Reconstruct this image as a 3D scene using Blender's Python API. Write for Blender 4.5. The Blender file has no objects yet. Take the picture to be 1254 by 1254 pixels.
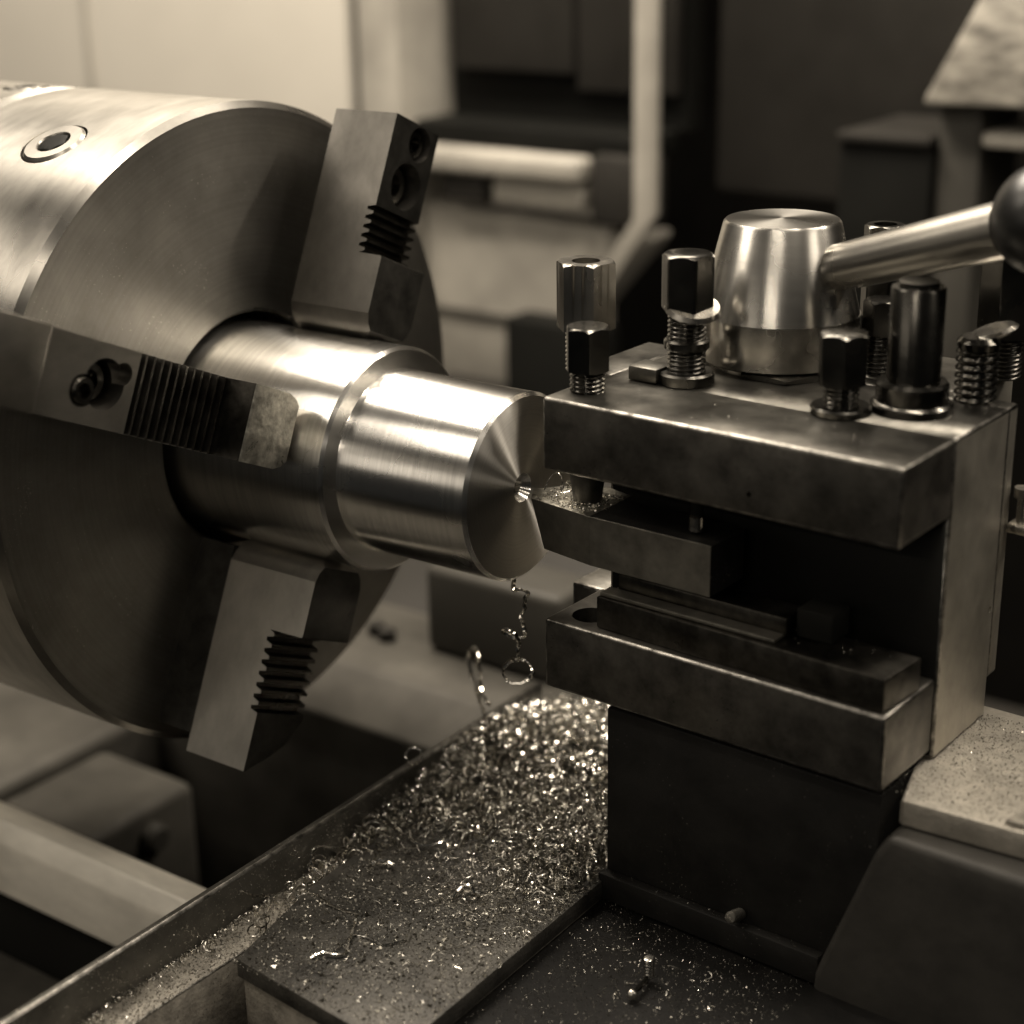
import bpy, bmesh, math, random
from math import radians, sin, cos, pi, atan2, sqrt, hypot
from mathutils import Vector, Matrix
random.seed(7)
S = bpy.context.scene
COL = S.collection
MM = 0.001

# ------------------------------------------------------------------ camera
cam = bpy.data.cameras.new('camera'); camo = bpy.data.objects.new('camera', cam); COL.objects.link(camo)
RC = [[0.8137002316323795, 0.5810837558521214, -0.015284035010578654],
      [-0.1858341185812013, 0.2849600411778015, 0.9403528355373286],
      [-0.5507790967462003, 0.7623250249183336, -0.3398572391029824]]
m = Matrix(((RC[0][0], RC[1][0], -RC[2][0]), (RC[0][1], RC[1][1], -RC[2][1]), (RC[0][2], RC[1][2], -RC[2][2]))).to_4x4()
m.translation = Vector((285.883, -401.333, 170.294)) * MM
camo.matrix_world = m
cam.sensor_width = 36; cam.lens = 61.04; cam.clip_start = .01; cam.clip_end = 50
cam.dof.use_dof = True; cam.dof.focus_distance = .515; cam.dof.aperture_fstop = 6.8; cam.dof.aperture_blades = 8
S.camera = camo

# ------------------------------------------------------------------ world and lamps
W = bpy.data.worlds.new('World'); S.world = W; W.use_nodes = True
W.node_tree.nodes['Background'].inputs[0].default_value = (1, .98, .90, 1)
W.node_tree.nodes['Background'].inputs[1].default_value = .016
TINT = (1.0, .885, .735)
def lamp(name, loc, target, sx, sy, power, spread=180, axis=None):
    l = bpy.data.lights.new(name, 'AREA'); l.shape = 'RECTANGLE'; l.size = sx; l.size_y = sy; l.energy = power; l.color = TINT
    l.spread = radians(spread)
    o = bpy.data.objects.new(name, l); COL.objects.link(o)
    o.location = Vector(loc) * MM
    d = (Vector(target) - Vector(loc)).normalized()
    o.rotation_euler = d.to_track_quat('-Z', 'Y').to_euler()
    if axis:                                     # long side of a tube lamp along this axis
        x = (Vector(axis) - d * d.dot(Vector(axis))).normalized(); y = (-d).cross(x)
        o.rotation_euler = Matrix((x, y, -d)).transposed().to_euler()
    return o
lamp('ceiling_lamp_key', (-300, 330, 640), (0, 20, 0), .42, .16, 5.8)
lamp('ceiling_lamp_overhead', (190, 40, 850), (0, 0, 0), .34, .022, 4.0, axis=(1, 0, 0))
lamp('ceiling_lamp_far', (480, 330, 760), (40, 20, 0), .2, .3, 2.2)
lamp('tube_lamp_upper', (200, -420, 620), (0, 0, 0), .26, .018, .6, axis=(1, 0, 0))
lamp('tube_lamp_lower', (260, -760, 350), (0, 0, 0), .26, .018, .6, axis=(1, 0, 0))
lamp('fill_front_left', (-560, -440, 640), (-170, 0, -100), .30, .30, 2.2)  # added fill light for the bed way and lower jaw, no real window
lamp('housing_wash_lamp', (-500, 60, 900), (-420, 450, -50), .5, .3, 12.0)  # added lamp that brightens the cream housing in the background
lamp('ceiling_lamp_right', (400, 500, 600), (0, 0, 0), .25, .03, 2.2, axis=(1, 0, 0))
lamp('ceiling_lamp_back', (60, 690, 585), (0, 0, 0), .10, .03, 4.0, axis=(1, 0, 0))
lamp('ceiling_lamp_side', (760, 60, 420), (60, 20, -20), .2, .2, .7)
lamp('fill_front_low', (-350, -950, 240), (-100, 0, -60), .7, .25, .6)  # added low fill for bar reflections, bed way and jaw side, no real window
vs = S.view_settings
vs.view_transform = 'Standard'; vs.look = 'None'; vs.exposure = 0.0; vs.gamma = 1.0; vs.use_curve_mapping = False
S.render.engine = 'CYCLES'

# ------------------------------------------------------------------ materials
def material(name, base, rough=.4, metal=1.0, aniso=0.0, var=.25, vscale=120, stretch=(1, 1, 1), bump=.0, bscale=600,
             rvar=.12, speck=0.0, speck_col=(.5, .45, .36), speck_scale=900, spec=.5, tangent='X'):
    mt = bpy.data.materials.new(name); mt.use_nodes = True
    nt = mt.node_tree; N = nt.nodes; L = nt.links
    p = N['Principled BSDF']
    tc = N.new('ShaderNodeTexCoord'); mp = N.new('ShaderNodeMapping'); mp.inputs['Scale'].default_value = stretch
    L.new(tc.outputs['Object'], mp.inputs['Vector'])
    n = N.new('ShaderNodeTexNoise'); n.inputs['Scale'].default_value = vscale; n.inputs['Detail'].default_value = 6; n.inputs['Roughness'].default_value = .65
    L.new(mp.outputs[0], n.inputs['Vector'])
    cr = N.new('ShaderNodeMapRange'); cr.inputs['From Min'].default_value = .3; cr.inputs['From Max'].default_value = .7
    cr.inputs['To Min'].default_value = 1 - var; cr.inputs['To Max'].default_value = 1 + var
    L.new(n.outputs['Fac'], cr.inputs['Value'])
    mul = N.new('ShaderNodeVectorMath'); mul.operation = 'SCALE'; mul.inputs[0].default_value = base
    L.new(cr.outputs[0], mul.inputs['Scale'])
    col = mul.outputs[0]
    if speck > 0:
        v = N.new('ShaderNodeTexNoise'); v.inputs['Scale'].default_value = speck_scale; v.inputs['Detail'].default_value = 2
        L.new(tc.outputs['Object'], v.inputs['Vector'])
        big = N.new('ShaderNodeTexNoise'); big.inputs['Scale'].default_value = speck_scale * .06; L.new(tc.outputs['Object'], big.inputs['Vector'])
        ad = N.new('ShaderNodeMath'); ad.operation = 'MULTIPLY_ADD'; ad.inputs[1].default_value = .35; L.new(big.outputs['Fac'], ad.inputs[0]); L.new(v.outputs['Fac'], ad.inputs[2])
        st = N.new('ShaderNodeMapRange'); st.inputs['From Min'].default_value = .95 - speck * .3; st.inputs['From Max'].default_value = 1.0 - speck * .3
        L.new(ad.outputs[0], st.inputs['Value'])
        mx = N.new('ShaderNodeMix'); mx.data_type = 'RGBA'; mx.inputs['B'].default_value = (*speck_col, 1)
        L.new(st.outputs[0], mx.inputs['Factor']); L.new(col, mx.inputs['A']); col = mx.outputs['Result']
    L.new(col, p.inputs['Base Color'])
    p.inputs['Metallic'].default_value = metal
    p.inputs['Specular IOR Level'].default_value = spec
    n2 = N.new('ShaderNodeTexNoise'); n2.inputs['Scale'].default_value = vscale * .37; n2.inputs['Detail'].default_value = 4
    L.new(tc.outputs['Object'], n2.inputs['Vector'])
    rr = N.new('ShaderNodeMapRange'); rr.inputs['From Min'].default_value = .3; rr.inputs['From Max'].default_value = .7
    rr.inputs['To Min'].default_value = max(.03, rough - rvar); rr.inputs['To Max'].default_value = rough + rvar
    L.new(n2.outputs['Fac'], rr.inputs['Value']); L.new(rr.outputs[0], p.inputs['Roughness'])
    if aniso:
        p.inputs['Anisotropic'].default_value = aniso; p.inputs['Anisotropic Rotation'].default_value = .25
        tg = N.new('ShaderNodeTangent'); tg.direction_type = 'RADIAL'; tg.axis = tangent
        L.new(tg.outputs[0], p.inputs['Tangent'])
    if bump:
        n3 = N.new('ShaderNodeTexNoise'); n3.inputs['Scale'].default_value = bscale; n3.inputs['Detail'].default_value = 5
        L.new(mp.outputs[0], n3.inputs['Vector'])
        b = N.new('ShaderNodeBump'); b.inputs['Strength'].default_value = 1; b.inputs['Distance'].default_value = bump * MM
        L.new(n3.outputs['Fac'], b.inputs['Height']); L.new(b.outputs[0], p.inputs['Normal'])
    return mt

M = {}
# turned steel: fine circumferential grooves (noise stretched round the axis is squeezed along x)
M['turned'] = material('turned_steel', (.76, .745, .71), .25, 1, .82, .16, 60, (14, .6, .6), .008, 220, .04)
M['face'] = material('faced_steel', (.62, .60, .56), .42, 1, 1.0, .05, 60, (1, 1, 1), 0, 900, .02)
def rings(mt, scale, dist, mix=0.0):
    # concentric turning marks about the x axis
    nt = mt.node_tree; N = nt.nodes; L = nt.links; p = N['Principled BSDF']
    tc = N.new('ShaderNodeTexCoord'); sp = N.new('ShaderNodeSeparateXYZ'); L.new(tc.outputs['Object'], sp.inputs[0])
    cb = N.new('ShaderNodeCombineXYZ'); L.new(sp.outputs[1], cb.inputs[1]); L.new(sp.outputs[2], cb.inputs[2])
    ln = N.new('ShaderNodeVectorMath'); ln.operation = 'LENGTH'; L.new(cb.outputs[0], ln.inputs[0])
    nz = N.new('ShaderNodeTexNoise'); nz.noise_dimensions = '1D'; nz.inputs['Scale'].default_value = scale; nz.inputs['Detail'].default_value = 3; L.new(ln.outputs['Value'], nz.inputs['W'])
    bp = N.new('ShaderNodeBump'); bp.inputs['Distance'].default_value = dist; L.new(nz.outputs['Fac'], bp.inputs['Height'])
    if p.inputs['Normal'].links: L.new(p.inputs['Normal'].links[0].from_socket, bp.inputs['Normal'])
    L.new(bp.outputs[0], p.inputs['Normal'])
    if mix:
        mr = N.new('ShaderNodeMapRange'); mr.inputs['From Min'].default_value = .3; mr.inputs['From Max'].default_value = .7; mr.inputs['To Min'].default_value = 1 - mix; mr.inputs['To Max'].default_value = 1 + mix
        L.new(nz.outputs['Fac'], mr.inputs['Value'])
        sc = N.new('ShaderNodeVectorMath'); sc.operation = 'SCALE'; L.new(p.inputs['Base Color'].links[0].from_socket, sc.inputs[0]); L.new(mr.outputs[0], sc.inputs['Scale'])
        L.new(sc.outputs[0], p.inputs['Base Color'])
rings(M['face'], 1500, .00002, .05)
M['chuck'] = material('ground_chuck_steel', (.37, .355, .325), .31, 1, .6, .2, 60, (3, 1, 1), .005, 300, .07)
M['chuck_face'] = material('ground_chuck_face', (.31, .297, .27), .42, 1, .35, .20, 40, (1, 1, 1), .03, 520, .07, .2, (.5, .47, .42), 1100)
rings(M['chuck_face'], 700, .000012, .05)
M['jaw'] = material('jaw_steel', (.25, .238, .215), .38, 1, 0, .16, 70, (1, 1, 2), .04, 500, .1)
M['jaw_dull'] = material('toned_down_jaw_side', (.15, .143, .13), .42, 1, 0, .3, 60, (1, 1, .6), .04, 400, .1)  # darker copy of the jaw steel, offsets the key light on the upper jaw
M['jaw_pale'] = material('lit_jaw_side', (.44, .42, .38), .46, 1, 0, .25, 60, (1, 1, .4), .03, 500, .08)  # paler copy of the jaw steel, painted-in light for the lower jaw
M['jaw_front'] = material('shaded_jaw_front', (.05, .048, .043), .34, .8, 0, .5, 120, (1, 1, 1), .06, 500, .1)  # shade painted into the jaw fronts that should get little light
M['jaw_dark'] = material('dark_jaw_teeth', (.07, .066, .058), .36, 1, 0, .5, 200, (1, 1, 1), .06, 500, .1)
M['oxide'] = material('blackened_steel', (.11, .104, .093), .40, .9, 0, .5, 110, (1, 1, 1), .05, 600, .1, .22, (.02, .019, .017), 1300)
M['edge'] = material('worn_bare_edge', (.24, .23, .21), .36, 1, 0, .85, 260, (1, 1, 1), .03, 500, .08)
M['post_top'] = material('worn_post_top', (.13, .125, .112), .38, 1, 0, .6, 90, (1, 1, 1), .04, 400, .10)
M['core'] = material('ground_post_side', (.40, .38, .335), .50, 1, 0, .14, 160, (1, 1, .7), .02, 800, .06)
M['bolt'] = material('black_bolt_steel', (.10, .096, .087), .24, 1, 0, .30, 120, (1, 1, 1), .03, 500, .08)
M['bright_bolt'] = material('bright_bolt_steel', (.46, .44, .40), .26, 1, 0, .25, 100, (1, 1, 1), .03, 500, .08)
M['hub'] = material('turned_hub_steel', (.50, .485, .45), .28, 1, .7, .12, 60, (.7, .7, 5), .01, 260, .03, tangent='Z')
M['lever'] = material('drawn_lever_steel', (.34, .325, .295), .30, 1, 0, .15, 50, (1, 1, 1), .012, 500, .06)
M['knob'] = material('black_plastic_knob', (.008, .008, .0075), .34, 0, 0, .1, 60)
M['tool'] = material('dark_tool_shank', (.20, .19, .165), .45, .9, 0, .35, 120, (1, 1, 1), .05, 600, .08)
M['tip'] = material('worn_tool_tip', (.50, .48, .42), .36, 1, 0, .5, 260, (1, 1, 1), .12, 500, .12)
M['cast'] = material('oily_cast_iron_and_shade', (.012, .0115, .0105), .55, .0, 0, .45, 60, (1, 1, 1), .12, 300, .1, .2, (.12, .11, .095), 1300, spec=.22)
M['oily'] = material('shadow_blackened_base', (.0045, .0042, .0038), .5, 0, 0, .5, 60, (1, 1, 1), .12, 300, .1, spec=.3)  # near-black colour stands in for the shadow over the base
M['cast2'] = material('dark_slide_casting', (.035, .033, .029), .5, .2, 0, .5, 30, (1, 1, 1), .12, 300, .1)
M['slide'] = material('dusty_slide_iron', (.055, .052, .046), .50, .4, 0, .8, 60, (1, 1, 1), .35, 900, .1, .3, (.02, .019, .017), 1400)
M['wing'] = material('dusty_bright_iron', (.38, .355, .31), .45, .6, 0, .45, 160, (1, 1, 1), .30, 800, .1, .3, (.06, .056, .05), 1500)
M['rim'] = material('dark_rim_iron', (.10, .095, .083), .42, .6, 0, .45, 55, (1, 1, 1), .12, 300, .1, .35, (.45, .42, .36), 1500)
M['plate'] = material('dusty_scraped_plate', (.46, .43, .375), .48, .6, 0, .25, 120, (1, 1, 1), .20, 800, .08, .35, (.2, .19, .16), 1500)
M['cream'] = material('cream_machine_paint', (.56, .53, .47), .45, 0, 0, .05, 8)
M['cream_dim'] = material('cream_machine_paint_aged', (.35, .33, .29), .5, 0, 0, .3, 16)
M['worn'] = material('worn_dirty_cream_casting', (.33, .31, .27), .45, 0, 0, .75, 45, (1, 1, 2.5))
M['grey_paint'] = material('grey_machine_paint', (.06, .057, .050), .5, 0, 0, .3, 8, spec=.15)
M['dark_paint'] = material('dark_machine_paint', (.030, .028, .025), .5, 0, 0, .4, 7, spec=.15)
M['black'] = material('black_iron', (.008, .008, .007), .6, 0, 0, .3, 10, spec=.1)
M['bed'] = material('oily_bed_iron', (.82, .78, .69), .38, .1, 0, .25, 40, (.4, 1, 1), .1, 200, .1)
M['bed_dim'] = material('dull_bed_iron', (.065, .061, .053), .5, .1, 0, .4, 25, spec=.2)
M['floor'] = material('dark_shop_floor', (.012, .0115, .010), .7, 0, 0, .4, 6, spec=.1)
M['swarf'] = material('bright_steel_swarf', (.85, .82, .76), .17, 1, 0, .35, 500, rvar=.1)
M['swarf_soft'] = material('oily_steel_cuttings', (.58, .555, .50), .28, 1, 0, .5, 500, rvar=.1)
M['swarf_dark'] = material('dull_steel_swarf', (.20, .19, .165), .38, 1, 0, .5, 400, rvar=.1)

# ------------------------------------------------------------------ mesh helpers (all sizes in millimetres)
def new(): return bmesh.new()
def box(bm, x0, x1, y0, y1, z0, z1, bev=0.0, seg=2, mat=None):
    b = bmesh.new()
    bmesh.ops.create_cube(b, size=1)
    for v in b.verts:
        v.co = Vector(((x0 + x1) / 2 + v.co.x * (x1 - x0), (y0 + y1) / 2 + v.co.y * (y1 - y0), (z0 + z1) / 2 + v.co.z * (z1 - z0)))
    if bev: bmesh.ops.bevel(b, geom=b.edges[:], offset=bev, segments=seg, profile=.5, affect='EDGES')
    if mat is not None: bmesh.ops.transform(b, matrix=mat, verts=b.verts)
    merge(bm, b)
    return bm
def merge(bm, b):
    me = bpy.data.meshes.new('tmp'); b.to_mesh(me); b.free(); bm.from_mesh(me); bpy.data.meshes.remove(me)
def prism(bm, poly, f, t0, t1, bev=0.0, seg=2):
    """poly: list of 2D points, f(u, v, t) -> xyz."""
    b = bmesh.new()
    a = [b.verts.new(f(u, v, t0)) for u, v in poly]; c = [b.verts.new(f(u, v, t1)) for u, v in poly]
    b.faces.new(a); b.faces.new(c[::-1]); n = len(poly)
    for i in range(n): b.faces.new((a[i], c[i], c[(i + 1) % n], a[(i + 1) % n]))
    bmesh.ops.recalc_face_normals(b, faces=b.faces)
    if bev: bmesh.ops.bevel(b, geom=b.edges[:], offset=bev, segments=seg, profile=.5, affect='EDGES')
    merge(bm, b); return bm
def lathe(bm, prof, frame=Matrix.Identity(4), n=64, cap=(True, True)):
    """prof: list of (radius, height) turned about the local z axis of frame."""
    b = bmesh.new(); rings = []
    for r, h in prof:
        if r < 1e-6: rings.append([b.verts.new((0, 0, h))])
        else: rings.append([b.verts.new((r * cos(2 * pi * i / n), r * sin(2 * pi * i / n), h)) for i in range(n)])
    for A, B in zip(rings, rings[1:]):
        for i in range(n):
            j = (i + 1) % n
            if len(A) == 1 and len(B) == 1: continue
            if len(A) == 1: b.faces.new((A[0], B[i], B[j]))
            elif len(B) == 1: b.faces.new((A[i], B[0], A[j]))
            else: b.faces.new((A[i], B[i], B[j], A[j]))
    if cap[0] and len(rings[0]) > 1: b.faces.new(rings[0])
    if cap[1] and len(rings[-1]) > 1: b.faces.new(rings[-1])
    bmesh.ops.recalc_face_normals(b, faces=b.faces)
    bmesh.ops.transform(b, matrix=frame, verts=b.verts)
    merge(bm, b); return bm
def frame(o, zdir, xdir=None):
    z = Vector(zdir).normalized()
    x = Vector(xdir) if xdir else (Vector((0, 0, 1)) if abs(z.z) < .9 else Vector((1, 0, 0)))
    y = z.cross(x).normalized(); x = y.cross(z)
    m = Matrix((x, y, z)).transposed().to_4x4(); m.translation = Vector(o); return m
def hexhead(bm, ac, z0, z1, fr, ch=.9, slope=.5, rot=0.0, hole=0.0, bottom=True):
    """hexagon head, ac across corners, domed chamfer on top (the arcs come from the real hexagon-cone cut)."""
    n = 72; R0 = ac / 2 * ch; b = bmesh.new()
    def hr(t):
        k = (t - rot) % (pi / 3) - pi / 6
        return ac / 2 * cos(pi / 6) / cos(k)
    T = [2 * pi * i / n for i in range(n)]
    low = [b.verts.new((hr(t) * cos(t), hr(t) * sin(t), z0 + (max(0, hr(t) - R0 * .98) * slope if bottom else 0))) for t in T]
    mid = [b.verts.new((hr(t) * cos(t), hr(t) * sin(t), z1 - max(0, hr(t) - R0 * .96) * slope * 1.6)) for t in T]
    top = [b.verts.new((R0 * .93 * cos(t), R0 * .93 * sin(t), z1 + .15)) for t in T]
    rings = [low, mid, top]
    if hole:
        rings.append([b.verts.new((hole * cos(t), hole * sin(t), z1 + .15)) for t in T])
        rings.append([b.verts.new((hole * .96 * cos(t), hole * .96 * sin(t), z1 - hole * 2)) for t in T])
    else:
        rings.append([b.verts.new((R0 * .55 * cos(t), R0 * .55 * sin(t), z1 + .3)) for t in T])
    for A, B in zip(rings, rings[1:]):
        for i in range(n): b.faces.new((A[i], A[(i + 1) % n], B[(i + 1) % n], B[i]))
    b.faces.new(low[::-1]); b.faces.new(rings[-1])
    bmesh.ops.recalc_face_normals(b, faces=b.faces)
    bmesh.ops.transform(b, matrix=fr, verts=b.verts); merge(bm, b)
def thread(bm, r, z0, z1, fr, pitch=1.35, depth=.62):
    n = 48; per = 8; K = int((z1 - z0) / pitch * per); b = bmesh.new(); rings = []
    for k in range(K + 1):
        z = z0 + (z1 - z0) * k / K; ring = []
        for i in range(n):
            ph = ((z - z0) / pitch - i / n) % 1.0
            tri = 1 - abs(2 * ph - 1)
            rad = r - depth * (1 - min(1, tri * 1.25))
            if k in (0, K): rad = r - depth
            a = 2 * pi * i / n; ring.append(b.verts.new((rad * cos(a), rad * sin(a), z)))
        rings.append(ring)
    for A, B in zip(rings, rings[1:]):
        for i in range(n): b.faces.new((A[i], A[(i + 1) % n], B[(i + 1) % n], B[i]))
    b.faces.new(rings[0][::-1]); b.faces.new(rings[-1])
    bmesh.ops.transform(b, matrix=fr, verts=b.verts); merge(bm, b)
def tube(bm, pts, r, n=6):
    b = bmesh.new(); rings = []; P = [Vector(p) for p in pts]; u = None
    for i, p in enumerate(P):
        d = (P[min(i + 1, len(P) - 1)] - P[max(i - 1, 0)])
        d = d.normalized() if d.length > 1e-9 else Vector((0, 0, 1))
        if u is None: u = d.orthogonal().normalized()
        u = (u - d * u.dot(d)).normalized(); w = d.cross(u)
        rr = r(i / (len(P) - 1)) if callable(r) else r
        rings.append([b.verts.new(p + (u * cos(2 * pi * k / n) + w * sin(2 * pi * k / n)) * rr) for k in range(n)])
    for A, B in zip(rings, rings[1:]):
        for i in range(n): b.faces.new((A[i], A[(i + 1) % n], B[(i + 1) % n], B[i]))
    b.faces.new(rings[0][::-1]); b.faces.new(rings[-1]); merge(bm, b)
def ribbon(verts, faces, pts, w, side, thick=.0):
    """adds a flat strip along pts to plain vertex and face lists."""
    base = len(verts); P = [Vector(p) for p in pts]; s = Vector(side).normalized() * w / 2
    for p in P: verts.append(p - s); verts.append(p + s)
    for i in range(len(P) - 1):
        a = base + 2 * i; faces.append((a, a + 1, a + 3, a + 2))

# ------------------------------------------------------------------ scene objects
class Root:
    def __init__(s, o, org, rz): s.o = o; s.org = Vector(org); s.rz = rz
PHI = -0.0458; PO = Vector((17, -14, 0))       # the tool post is turned by PHI about this corner
RP = Matrix.Rotation(PHI, 3, 'Z')
def W2(p): return PO + RP @ (Vector(p) - PO)
def props(o, label=None, cat=None, group=None, kind=None):
    if label: o['label'] = label
    if cat: o['category'] = cat
    if group: o['group'] = group
    if kind: o['kind'] = kind
def thing(name, label, cat, org, post=False, group=None):
    o = bpy.data.objects.new(name, None); COL.objects.link(o); o.empty_display_size = .01
    o.location = (W2(org) if post else Vector(org)) * MM
    if post: o.rotation_euler = (0, 0, PHI)
    props(o, label, cat, group)
    return Root(o, org, post)
def make(name, bm, mat, root=None, parent=None, smooth=True, label=None, post=False, org=(0, 0, 0), sharp=35):
    """bm vertices in millimetres in the root's frame; becomes one mesh object."""
    me = bpy.data.meshes.new(name)
    off = root.org if root else Vector(org)
    for v in bm.verts: v.co = (v.co - off) * MM
    bm.to_mesh(me); bm.free(); me.materials.append(mat)
    if smooth:
        me.polygons.foreach_set('use_smooth', [True] * len(me.polygons)); me.set_sharp_from_angle(angle=radians(sharp))
    o = bpy.data.objects.new(name, me); COL.objects.link(o)
    if root: o.parent = parent if parent else root.o
    else:
        o.location = (W2(org) if post else Vector(org)) * MM
        if post: o.rotation_euler = (0, 0, PHI)
    if label: o['label'] = label
    return o
def cut(o, bm, off=(0, 0, 0)):
    """boolean difference with a cutter given in the same millimetre frame as the part was."""
    me = bpy.data.meshes.new('cutter')
    for v in bm.verts: v.co = (v.co - Vector(off)) * MM
    bmesh.ops.recalc_face_normals(bm, faces=bm.faces)
    bm.to_mesh(me); bm.free()
    c = bpy.data.objects.new('cutter', me); COL.objects.link(c); c.matrix_world = Matrix.Identity(4)
    par, loc, rot = o.parent, o.location.copy(), o.rotation_euler.copy()
    o.parent = None; o.location = (0, 0, 0); o.rotation_euler = (0, 0, 0)
    md = o.modifiers.new('b', 'BOOLEAN'); md.object = c; md.operation = 'DIFFERENCE'; md.solver = 'EXACT'
    bpy.context.view_layer.update()
    dg = bpy.context.evaluated_depsgraph_get()
    res = bpy.data.meshes.new_from_object(o.evaluated_get(dg))
    o.modifiers.clear(); old = o.data; nm = old.name
    if len(res.polygons) > 4:
        o.data = res; bpy.data.meshes.remove(old); o.data.name = nm
        o.data.polygons.foreach_set('use_smooth', [True] * len(o.data.polygons)); o.data.set_sharp_from_angle(angle=radians(35))
    o.parent = par; o.location = loc; o.rotation_euler = rot
    bpy.data.objects.remove(c); bpy.data.meshes.remove(me)
XF = frame((0, 0, 0), (1, 0, 0), (0, 0, 1))     # lathe() height runs along +x

# ================================================================== background: floor, bed, cabinets
bm = new(); box(bm, -2500, 2500, -1500, 2500, -620, -600)
o = make('floor', bm, M['floor']); props(o, kind='structure')
bm = new(); box(bm, -2500, 2500, 1100, 1120, -600, 1500)
o = make('back_wall', bm, M['dark_paint']); props(o, kind='structure')

T = thing('splash_guard_cabinet', 'large cream sheet metal housing standing behind the chuck at upper left', 'cabinet', (-640, 452, -400))
bm = new(); box(bm, -1300, -452, 452, 700, -520, 520, 4); make('side_panel', bm, M['cream'], T)
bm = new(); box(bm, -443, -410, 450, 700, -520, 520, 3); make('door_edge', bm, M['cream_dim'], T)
bm = new(); box(bm, -452, -443, 458, 690, -519, 519); make('door_seam', bm, M['grey_paint'], T)
bm = new(); box(bm, -694, -688, 449.5, 453, -500, 500, 1); make('panel_seam', bm, M['cream_dim'], T)

T = thing('machine_window', 'dark machine window with a light grey rail under it, behind the gap between chuck and tool post', 'window', (-330, 470, 20))
bm = new(); box(bm, -410, -236, 505, 520, 32, 520); make('glass', bm, M['black'], T)
bm = new(); box(bm, -400, -310, 492, 504, 62, 500, 2); make('inner_panel', bm, M['dark_paint'], T)
bm = new(); box(bm, -310, -240, 497, 504, 52, 500, 2); make('inner_panel', bm, M['dark_paint'], T)
bm = new(); box(bm, -409, -276, 448, 500, 4, 19, 4, 3); make('rail', bm, M['cream_dim'], T)
bm = new(); box(bm, -409, -240, 462, 502, 19, 33, 2); make('sill', bm, M['black'], T)
bm = new(); box(bm, -384, -350, 455, 490, -14, 3, 4); box(bm, -274, -240, 455, 490, -20, 22, 5); make('latch', bm, M['dark_paint'], T)
bm = new(); box(bm, -345, -278, 455, 490, -12, 3, 4); make('latch', bm, M['cream_dim'], T)

T = thing('cream_lower_guard', 'cream lower guard panel with an angled right edge, behind the workpiece', 'guard', (-330, 480, -150))
bm = new(); prism(bm, [(-409, -20), (-243, -26), (-243, -30), (-300, -96), (-310, -135), (-409, -135)], lambda u, v, t: (u, t, v), 470, 500, 2)
make('panel', bm, M['cream_dim'], T)
bm = new(); prism(bm, [(-242, 520), (-226, 520), (-225, -9), (-272, -78), (-284, -78), (-240, -12)], lambda u, v, t: (u, t, v), 450, 455, 1)
make('post_trim', bm, M['cream_dim'], T)
bm = new(); box(bm, -409, -318, 467, 471, -90, -86, .8); make('seam', bm, M['grey_paint'], T)

bm = new(); box(bm, -226, 260, 520, 560, -5, 600, 4)
o = make('electrical_cabinet', bm, M['dark_paint'], org=(0, 540, 0)); props(o, 'dark grey cabinet wall filling the background behind the tool post', 'cabinet')
T = thing('control_box', 'black box with a dull lighter top edge, behind the locking handle', 'box', (-82, 450, 20))
bm = new(); box(bm, -109, -57, 440, 515, -60, 42, 3); make('body', bm, M['black'], T)
bm = new(); box(bm, -109, -57, 436, 515, 42.5, 48, 2); make('lid', bm, M['dark_paint'], T)
T = thing('lamp_hood', 'pale tapered hood on a grey column at the upper right corner', 'hood', (-40, 450, 0))
bm = new(); prism(bm, [(-62, 64), (40, 66), (40, 150), (-18, 150)], lambda u, v, t: (u, t, v), 430, 500, 4); make('hood', bm, M['worn'], T)
bm = new(); box(bm, -57, -34, 445, 500, -120, 63, 3); make('column', bm, M['grey_paint'], T)
bm = new(); box(bm, -33, 20, 440, 500, 44, 52, 3); make('bracket', bm, M['cream_dim'], T)

# rear: dark lump beside the bolts, chip tray
bm = new(); box(bm, -327, -255, 440, 465, -330, -78, 5)
o = make('rear_motor_box', bm, M['black'], org=(-290, 450, -300)); props(o, 'black box in the blurred distance left of the tall hexagon bolt', 'box')
T = thing('chip_tray', 'sloped pale chip tray behind the lathe bed, below the turned steel bar', 'tray', (-300, 330, -280))
bm = new(); box(bm, -1300, 600, 225, 520, -300, -290, 2); make('tray_floor', bm, M['dark_paint'], T)
bm = new(); prism(bm, [(218, -205), (214, -200), (440, -130), (470, -130), (470, -290), (218, -290)], lambda u, v, t: (t, u, v), -390, -150, 2)
make('tray_slope', bm, M['dark_paint'], T)
bm = new(); prism(bm, [(218, -203), (216, -197), (440, -126), (444, -131)], lambda u, v, t: (t, u, v), -378, -345, 1)
make('tray_rib', bm, M['grey_paint'], T)
T = thing('rear_bed_way', 'pale oily rear way of the lathe bed seen between chuck and swarf heap', 'bed way', (-300, 120, -200))
bm = new(); prism(bm, [(134, -160), (200, -160), (200, -300), (114, -300), (114, -176)], lambda u, v, t: (t, u, v), -1300, 600, 1.5); make('way', bm, M['bed_dim'], T)
bm = new(); box(bm, -1300, 600, 115, 199, -420, -300.5, 2); make('casting', bm, M['black'], T)
bm = new()
box(bm, -174, -100, 166, 198, -159.5, -118, 4, 3)
make('saddle_block', bm, M['grey_paint'], T)
bm = new(); lathe(bm, [(0, 0), (4, 0), (4, 5), (0, 6)], frame((-205, 168, -159.5), (0, 0, 1)), 16); lathe(bm, [(0, 0), (4, 0), (4, 5), (0, 6)], frame((-196, 165, -159.5), (0, 0, 1)), 16)
make('cap_screws', bm, M['dark_paint'], T)

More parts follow.
